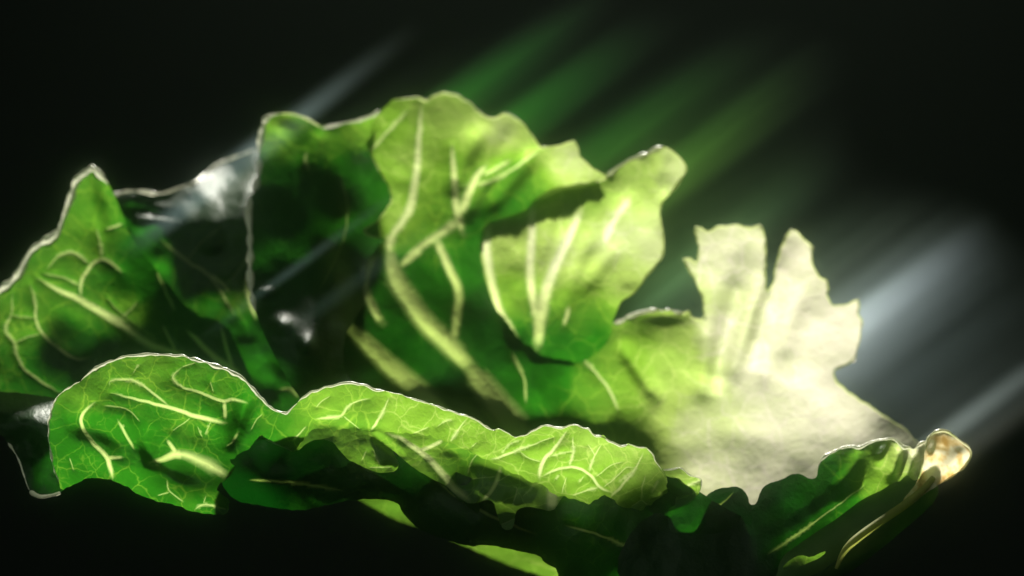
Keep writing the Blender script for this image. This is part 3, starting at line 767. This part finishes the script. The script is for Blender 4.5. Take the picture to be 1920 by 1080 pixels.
# --- turned-over lip along the front, cut off below at the shadow line
LIP_RIM = [(113, 915), (104, 890), (98, 862), (91, 825), (90, 795), (96, 768), (106, 745), (128, 728), (150, 712), (158, 705), (180, 690), (205, 678), (235, 669), (270, 665), (310, 665), (345, 668), (380, 677), (420, 690),
           (458, 710), (484, 742), (510, 766), (536, 778), (542, 772), (556, 754), (580, 737), (610, 725), (640, 719), (665, 718), (690, 724), (710, 733), (722, 733), (745, 738), (772, 748), (800, 756), (835, 767), (862, 778),
           (876, 780), (900, 792), (926, 808), (934, 803), (944, 808), (965, 819), (985, 815), (1005, 806), (1022, 796), (1040, 800), (1054, 805), (1064, 799), (1078, 796), (1090, 802), (1106, 804), (1112, 818), (1130, 817), (1142, 828), (1168, 838),
           (1176, 832), (1192, 838), (1213, 838), (1224, 855), (1236, 874), (1247, 888)]
sheet('leaf_lip', 'bright veined lip of the leaf turned over towards the front',
      LIP_RIM + [(1252, 905), (1250, 926), (1219, 946), (1200, 957), (1178, 954), (1153, 941), (1134, 929), (1118, 936), (1102, 945), (1083, 936), (1061, 931), (1045, 930), (1018, 912), (975, 893), (930, 870), (881, 845), (844, 831),
                 (807, 818), (770, 812), (722, 810), (674, 808), (620, 804), (585, 806), (572, 824), (552, 846), (520, 830), (486, 815), (470, 838), (452, 850), (430, 862), (440, 880), (432, 894), (412, 908), (404, 920), (428, 934),
                 (430, 956), (414, 966), (380, 965), (340, 951), (300, 940), (255, 925), (226, 905), (200, 897), (168, 896), (140, 905), (120, 918)],
      [(113, 915, 0.3), (92, 800, 0.2), (150, 712, 0.2), (270, 665, 0.1), (380, 677, 0.1), (484, 742, 0.3), (536, 778, 0.3), (620, 722, 0.1), (740, 737, 0.1), (900, 792, 0.15), (965, 819, 0.2), (1078, 797, 0.1), (1213, 838, 0.2), (1250, 900, 0.4),
       (180, 790, -0.1), (300, 760, -0.3), (400, 760, -0.1), (250, 860, 0.1), (350, 880, -0.1), (420, 860, 0.2), (300, 940, 0.5), (420, 955, 0.4), (480, 790, 0.3), (550, 830, 0.5), (650, 790, 0.1), (760, 790, 0.1), (900, 835, 0.1), (1020, 890, 0.2), (1100, 860, 0.0), (1180, 900, 0.2), (1190, 955, 0.4)],
      [(150, 740, 0.29), (280, 690, 0.29), (400, 720, 0.24), (300, 790, 0.22), (180, 860, 0.20), (360, 800, 0.23), (270, 840, 0.10), (240, 880, 0.21), (400, 940, 0.21), (150, 810, 0.15), (440, 800, 0.13), (500, 800, 0.21), (620, 760, 0.38), (760, 770, 0.43), (640, 800, 0.28), (900, 820, 0.43), (980, 850, 0.41), (1100, 840, 0.46), (1090, 900, 0.39), (1200, 880, 0.49), (1190, 940, 0.42)],
      veins=[([(208, 737), (264, 750), (317, 764), (370, 782), (424, 793)], 2.2, 5.5), ([(205, 722), (204, 713), (246, 711), (275, 726), (315, 760)], 2, 3), ([(341, 689), (320, 708), (338, 726), (387, 740), (421, 754), (436, 747), (463, 756)], 2, 4), ([(366, 680), (341, 689)], 1.5, 1.5),
             ([(421, 754), (422, 785)], 4, 4), ([(179, 754), (151, 775), (155, 807), (179, 835), (204, 859), (211, 897)], 3, 5.5), ([(204, 859), (230, 858)], 4.5, 3), ([(197, 761), (229, 763), (246, 771), (262, 790)], 2, 1.5), ([(222, 789), (236, 817), (252, 842)], 2.5, 2.5),
             ([(283, 867), (310, 859), (331, 850), (366, 859), (394, 873), (424, 892)], 4, 13), ([(331, 850), (313, 826)], 5, 3.5), ([(313, 901), (317, 923), (343, 940)], 2, 1.8), ([(317, 923), (296, 930)], 1.8, 1.5), ([(366, 955), (382, 944), (424, 954)], 2.2, 2), ([(382, 944), (386, 930)], 1.5, 1.2),
             ([(447, 812), (438, 829), (425, 836)], 2.4, 1.8), ([(130, 859), (137, 882)], 1.5, 1.2), ([(250, 700), (255, 690), (262, 684)], 1.3, 1), ([(395, 715), (400, 735)], 1.3, 1.3), ([(324, 808), (345, 792), (356, 784)], 1.2, 1.4), ([(370, 800), (380, 820)], 1.2, 1), ([(395, 790), (385, 815)], 1.2, 1),
             ([(593, 785), (620, 783), (644, 780), (652, 761), (670, 752), (692, 748)], 2.6, 1.8), ([(644, 780), (660, 792), (674, 804)], 1.6, 1.2), ([(696, 808), (722, 769), (728, 746)], 3.2, 1.6), ([(593, 763), (602, 752), (618, 743)], 1.5, 1.2), ([(470, 806), (478, 792), (491, 776)], 1.6, 1.3),
             ([(548, 826), (574, 800)], 2.2, 1.6), ([(844, 828), (860, 806), (874, 786)], 2.8, 1.3), ([(775, 812), (798, 803), (803, 800)], 1.5, 1.5), ([(884, 838), (894, 830)], 1.6, 1.2), ([(820, 800), (835, 788), (848, 786)], 1.2, 1),
             ([(921, 862), (970, 845), (1005, 831), (1039, 819)], 3.2, 1.3), ([(1011, 897), (1016, 866), (1042, 838), (1063, 808)], 5, 2.4), ([(1017, 893), (1039, 882), (1068, 874), (1105, 885), (1121, 912), (1146, 924)], 2.8, 3.2), ([(1068, 874), (1076, 844), (1074, 819)], 2.6, 1.8),
             ([(1105, 884), (1115, 853), (1127, 834)], 2.4, 1.5), ([(1115, 853), (1102, 834)], 1.5, 1.2), ([(1145, 932), (1162, 915), (1184, 891), (1206, 850)], 3.2, 1.6), ([(1074, 930), (1100, 920), (1121, 913)], 1.8, 2.2), ([(1132, 913), (1155, 895), (1175, 875), (1188, 876)], 1.6, 1.3),
             ([(1118, 894), (1140, 875), (1150, 869), (1166, 866)], 1.6, 1.2), ([(1202, 937), (1204, 913), (1210, 892)], 2.2, 1.4), ([(1202, 937), (1183, 949)], 1.6, 1.3), ([(1202, 937), (1214, 947)], 1.6, 1.4), ([(976, 849), (995, 861), (1014, 866)], 1.6, 1.4), ([(1054, 925), (1062, 895)], 1.5, 1.3),
             ([(940, 850), (955, 832), (975, 825)], 1.1, 1), ([(1160, 905), (1190, 880), (1207, 850)], 1.1, 1), ([(1222, 925), (1235, 900)], 1.1, 1), ([(1085, 905), (1095, 893)], 1.1, 1), ([(1040, 900), (1050, 890)], 1.1, 1), ([(1020, 860), (1050, 850), (1076, 846)], 1.1, 1)],
      ridges=[([(120, 800), (190, 800), (260, 850)], 20, 0.35), ([(160, 830), (220, 880), (300, 890)], 18, -0.15), ([(160, 720), (300, 780), (440, 850)], 22, 0.12), ([(470, 735), (450, 790), (430, 850)], 14, 0.3),
              ([(560, 790), (650, 800), (740, 805)], 10, 0.12), ([(270, 830), (300, 870), (400, 905)], 16, 0.4)],
      bumps=[(272, 828, 18, 22, 0, 0.4), (450, 780, 18, 25, 0, 0.35)],
      rims=[(LIP_RIM[:9], 1.9, 0.8, M_MARGIN), (LIP_RIM[8:24], 3.0, 0.6, M_MARGIN), (LIP_RIM[23:31], 1.9, 0.5, M_MARGIN), (LIP_RIM[30:], 1.3, 0.9, M_MARGIN)],
      step=4.2, rough=((60, 0.08), (26, 0.03)), jag=2.6, smooth=0, root=leaf)

# --- small end of the lip
TAIL = [(1238, 884), (1246, 880), (1258, 882), (1275, 876), (1284, 882), (1291, 891), (1305, 895), (1317, 898), (1314, 915), (1309, 928)]
sheet('leaf_lip', 'small frilled end of the lip beside the pale base',
      TAIL + [(1290, 945), (1255, 960), (1215, 965), (1215, 930)],
      [(1240, 884, 0.9), (1317, 898, 0.8), (1250, 920, 0.75), (1300, 935, 0.6), (1215, 960, 0.7)],
      [(1270, 885, 0.58), (1300, 905, 0.58), (1290, 935, 0.22), (1240, 950, 0.2)],
      veins=[([(1279, 914), (1300, 906), (1317, 900)], 2, 2.4)],
      ridges=[([(1240, 912), (1280, 922), (1310, 925)], 9, 0.25)],
      rims=[(TAIL, 1.6, 0.8, M_MARGIN)], step=4.5, root=leaf, rough=((20, 0.05),))

# --- curled under tip at the far left
sheet('leaf_lip', 'dark tip curled under with a grey sheen on top',
      [(-40, 732), (0, 734), (40, 736), (80, 742), (112, 748), (130, 800), (135, 900), (118, 922), (95, 930), (72, 931), (54, 922), (44, 890), (34, 858), (14, 828), (-10, 800), (-40, 790)],
      [(-40, 732, 4.6), (40, 736, 4.4), (112, 746, 3.6), (-10, 768, 2.2), (60, 768, 2.0), (110, 780, 1.8), (30, 830, 1.7), (90, 840, 1.3), (60, 915, 1.2), (110, 915, 1.0)],
      [(40, 750, 0.22), (60, 850, 0.03), (30, 840, 0.08)],
      rims=[([(116, 922), (95, 930), (72, 931), (54, 922)], 4.0, 0.5, M_MARGIN), ([(54, 922), (44, 890), (34, 858), (14, 828)], 1.8, 0.8, M_MARGIN)],
      step=5, rough=((30, 0.08), (13, 0.04)), root=leaf)

# --- stem: thick base with its cut end
def stem():
    ax = [(1748, 905, 2.2), (1735, 912, 2.1), (1700, 935, 2.0), (1640, 975, 1.7), (1560, 1035, 1.3), (1470, 1085, 0.9), (1360, 1130, 0.7)]
    ax = np.array(ax, float)
    t = np.linspace(0, 1, len(ax))
    tt = np.linspace(0, 1, 40)
    q = np.stack([np.interp(tt, t, ax[:, k]) for k in range(3)], -1)
    for k in range(3):
        q[:, k] = np.convolve(np.pad(q[:, k], 3, mode='edge'), np.ones(7) / 7, 'valid')
    r = np.interp(tt, [0, 0.06, 0.2, 0.5, 1], [14, 26, 36, 50, 60]) * S
    P3 = world_pt(q[:, 0], q[:, 1], q[:, 2])
    st = tube('stem', P3, r, M_STEM, leaf, sides=20)
    st['label'] = 'thick green stem base running down to the left'
    # pale ridge along its upper near edge
    rx = [(1752, 893, 0.7), (1735, 915, 0.5), (1700, 945, 0.0), (1650, 978, -0.4), (1605, 1010, -0.9), (1580, 1035, -1.1), (1566, 1072, -1.2)]
    rx = np.array(rx, float)
    s2 = np.linspace(0, 1, len(rx))
    q2 = np.stack([np.interp(tt, s2, rx[:, k]) for k in range(3)], -1)
    for k in range(3):
        q2[:, k] = np.convolve(np.pad(q2[:, k], 3, mode='edge'), np.ones(7) / 7, 'valid')
    curl('rib', world_pt(q2[:, 0], q2[:, 1], q2[:, 2] + 0.95), np.interp(tt, [0, 0.3, 0.7, 1], [5, 8, 8, 3]) * S, M_RIDGE, st, sides=9)
stem()

TIP = [(1734, 848), (1736, 830), (1741, 818), (1754, 809), (1772, 806), (1790, 818), (1806, 830), (1818, 840), (1822, 853), (1813, 870), (1796, 887), (1762, 908)]
sheet('cut_end', 'browned curled end of the stem, cream along its edge',
      TIP + [(1725, 932), (1698, 952), (1690, 940), (1712, 915), (1728, 890), (1732, 868)],
      [(1741, 818, 2.1), (1772, 806, 2.3), (1820, 850, 2.2), (1796, 887, 2.0), (1760, 850, 1.7), (1785, 850, 1.9), (1740, 890, 1.5), (1700, 945, 1.1), (1762, 908, 1.6)],
      [(1760, 850, 0.9)],
      ridges=[([(1770, 810), (1765, 850), (1745, 890), (1715, 925)], 14, 0.14), ([(1805, 838), (1795, 865), (1770, 890)], 12, -0.12), ([(1750, 822), (1745, 860), (1730, 895)], 10, -0.1)],
      rims=[(TIP, 2.2, 0.6, M_CREAM)], step=4, rough=((26, 0.04),), root=leaf, tissue=M_CUT)

# --- yellowed scraps under the scalloped sheet
sheet('leaf_lobe', 'small yellowed edge under the scalloped margin',
      [(1464, 1066), (1480, 1050), (1500, 1040), (1520, 1046), (1548, 1032), (1546, 1040), (1520, 1054), (1500, 1062), (1480, 1072)],
      [(1464, 1066, -0.5), (1548, 1032, -0.3), (1500, 1040, -0.45), (1500, 1062, -0.5)], [(1500, 1050, 0.36)], step=4, root=leaf, rough=((20, 0.04),))

# ------------------------------------------------------------------ added streaks of glow, shaped and tinted in a volume
def glow_streak(name, label, d0, thick, dens, colr, start, length, x0, x1, z0, z1, gain):
    m = bpy.data.materials.new(name)
    m.use_nodes = True
    nt = m.node_tree
    nt.nodes.clear()
    L = nt.links.new
    out = N(nt, 'ShaderNodeOutputMaterial')
    tc = N(nt, 'ShaderNodeTexCoord')
    k = S * (CAM_D + d0) / CAM_D * 1000.0
    def dot(v, off):
        a = N(nt, 'ShaderNodeVectorMath', operation='DOT_PRODUCT')
        L(tc.outputs['Object'], a.inputs[0])
        a.inputs[1].default_value = v
        b = N(nt, 'ShaderNodeMath', operation='ADD')
        L(a.outputs['Value'], b.inputs[0])
        b.inputs[1].default_value = off
        return b.outputs[0]
    u = dot((0.8 / k, 0, 0.6 / k), 0.444)          # along the streak
    c = dot((0.6 / k, 0, -0.8 / k), 1.008)         # across it
    cn = N(nt, 'ShaderNodeMapRange')
    cn.inputs[1].default_value = 0.4
    cn.inputs[2].default_value = 1.9
    L(c, cn.inputs[0])
    def val_ramp(stops):
        r = ramp(nt, [((p - 0.4) / 1.5, (v, v, v)) for p, v in stops])
        r.color_ramp.interpolation = 'EASE'
        L(cn.outputs[0], r.inputs[0])
        return r.outputs[0]
    A = val_ramp(dens)
    U0 = val_ramp(start)
    cr = ramp(nt, [((p - 0.4) / 1.5, v) for p, v in colr])
    L(cn.outputs[0], cr.inputs[0])
    comb = N(nt, 'ShaderNodeCombineXYZ')
    mu = N(nt, 'ShaderNodeMath', operation='MULTIPLY')
    L(u, mu.inputs[0]); mu.inputs[1].default_value = 0.7
    mc = N(nt, 'ShaderNodeMath', operation='MULTIPLY')
    L(c, mc.inputs[0]); mc.inputs[1].default_value = 17.0
    L(mu.outputs[0], comb.inputs[0]); L(mc.outputs[0], comb.inputs[1])
    nz = N(nt, 'ShaderNodeTexNoise')
    nz.inputs['Scale'].default_value = 1.0
    nz.inputs['Detail'].default_value = 2.0
    L(comb.outputs[0], nz.inputs['Vector'])
    nr = N(nt, 'ShaderNodeMapRange')
    nr.inputs[1].default_value = 0.3; nr.inputs[2].default_value = 0.7
    nr.inputs[3].default_value = 0.50; nr.inputs[4].default_value = 1.40
    L(nz.outputs['Fac'], nr.inputs[0])
    t = N(nt, 'ShaderNodeMath', operation='SUBTRACT')
    L(u, t.inputs[0]); L(U0, t.inputs[1])
    fr = N(nt, 'ShaderNodeMapRange')
    fr.inputs[1].default_value = 0.0; fr.inputs[2].default_value = length
    fr.inputs[3].default_value = 1.0; fr.inputs[4].default_value = 0.0
    L(t.outputs[0], fr.inputs[0])
    p = N(nt, 'ShaderNodeMath', operation='POWER')
    L(fr.outputs[0], p.inputs[0]); p.inputs[1].default_value = 1.8
    nearcut = N(nt, 'ShaderNodeMapRange')
    nearcut.interpolation_type = 'SMOOTHSTEP'
    nearcut.inputs[1].default_value = -0.22; nearcut.inputs[2].default_value = -0.04
    L(t.outputs[0], nearcut.inputs[0])
    q = A
    for o in (nr.outputs[0], p.outputs[0], nearcut.outputs[0]):
        mm = N(nt, 'ShaderNodeMath', operation='MULTIPLY')
        L(q, mm.inputs[0]); L(o, mm.inputs[1])
        q = mm.outputs[0]
    mm = N(nt, 'ShaderNodeMath', operation='MULTIPLY')
    L(q, mm.inputs[0]); mm.inputs[1].default_value = gain
    vs = N(nt, 'ShaderNodeVolumeScatter')
    vs.inputs['Anisotropy'].default_value = 0.5
    L(cr.outputs[0], vs.inputs['Color'])
    L(mm.outputs[0], vs.inputs['Density'])
    L(vs.outputs[0], out.inputs['Volume'])
    a, b = world_pt(x0, z1, d0 * 100), world_pt(x1, z0, d0 * 100)
    ya, yb = d0 - thick / 2, d0 + thick / 2
    V = [(x, y, z) for x in (a[0], b[0]) for y in (ya, yb) for z in (a[2], b[2])]
    me = bpy.data.meshes.new(name)
    me.from_pydata(V, [], [(0, 1, 3, 2), (4, 6, 7, 5), (0, 4, 5, 1), (2, 3, 7, 6), (0, 2, 6, 4), (1, 5, 7, 3)])
    me.materials.append(m)
    o = bpy.data.objects.new(name, me)
    COL.objects.link(o)
    o['kind'] = 'stuff'
    o['label'] = label
    o['category'] = 'glow_streak'
    return o

glow_streak('glow_streak', 'added green and blue-grey streaks of glow running up to the right from the leaf', 0.135, 0.03,
     [(0.485, 0.0), (0.512, 0.26), (0.535, 0.0), (0.61, 0.03), (0.66, 0.30), (0.71, 0.13), (0.76, 0.26), (0.83, 0.03), (0.90, 0.17), (0.96, 0.10), (1.02, 0.30), (1.08, 0.08), (1.18, 0.26), (1.25, 0.14), (1.33, 0.30), (1.40, 0.42), (1.445, 1.9), (1.49, 0.55), (1.55, 0.26), (1.64, 0.10),
      (1.695, 0.08), (1.715, 0.5), (1.735, 0.08), (1.76, 0.2), (1.79, 0.0)],
     [(0.55, (0.55, 0.75, 0.85)), (0.60, (0.05, 0.52, 0.03)), (0.85, (0.06, 0.50, 0.03)), (1.05, (0.20, 0.55, 0.06)), (1.2, (0.28, 0.60, 0.26)), (1.35, (0.55, 0.74, 0.62)), (1.45, (0.68, 0.83, 0.97)), (1.6, (0.45, 0.60, 0.66)), (1.74, (0.62, 0.75, 0.78)), (1.8, (0.5, 0.42, 0.25))],
     [(0.515, 0.20), (0.68, 0.56), (1.02, 0.82), (1.20, 0.72), (1.445, 0.84), (1.72, 0.97)], 0.42, 200, 2000, -80, 1000, 13.5)

glow_streak('glow_streak', 'added thin bluish streak of glow crossing in front of the left fold', 0.045, 0.02,
     [(0.49, 0.0), (0.52, 0.6), (0.545, 0.0), (0.722, 0.0), (0.735, 0.20), (0.748, 0.0), (0.80, 0.0), (0.825, 0.10), (0.85, 0.0)],
     [(0.5, (0.50, 0.72, 0.80)), (0.9, (0.40, 0.70, 0.72))],
     [(0.52, 0.10), (0.73, 0.12), (0.82, 0.16)], 0.36, 100, 800, 100, 800, 8.0)

# ------------------------------------------------------------------ added bloom volume round the scene: thin, strongly forward-scattering
hm = bpy.data.materials.new('bloom_haze')
hm.use_nodes = True
hn = hm.node_tree
hn.nodes.clear()
ho = N(hn, 'ShaderNodeOutputMaterial')
hv = N(hn, 'ShaderNodeVolumePrincipled')
hv.inputs['Color'].default_value = (0.72, 0.98, 0.76, 1)
hv.inputs['Density'].default_value = 0.21
hv.inputs['Anisotropy'].default_value = 0.995
hn.links.new(hv.outputs[0], ho.inputs['Volume'])
hme = bpy.data.meshes.new('bloom_haze')
hx, hy0, hy1, hz0, hz1 = 0.45, -0.75, 0.45, -1.2, 0.35
hme.from_pydata([(x, y, z) for x in (-hx, hx) for y in (hy0, hy1) for z in (hz0, hz1)], [],
                [(0, 1, 3, 2), (4, 6, 7, 5), (0, 4, 5, 1), (2, 3, 7, 6), (0, 2, 6, 4), (1, 5, 7, 3)])
hme.materials.append(hm)
bloom_haze = bpy.data.objects.new('bloom_haze', hme)
COL.objects.link(bloom_haze)
bloom_haze['kind'] = 'stuff'
bloom_haze['label'] = 'added thin air volume spreading soft bloom over the whole view'
bloom_haze['category'] = 'bloom_haze'
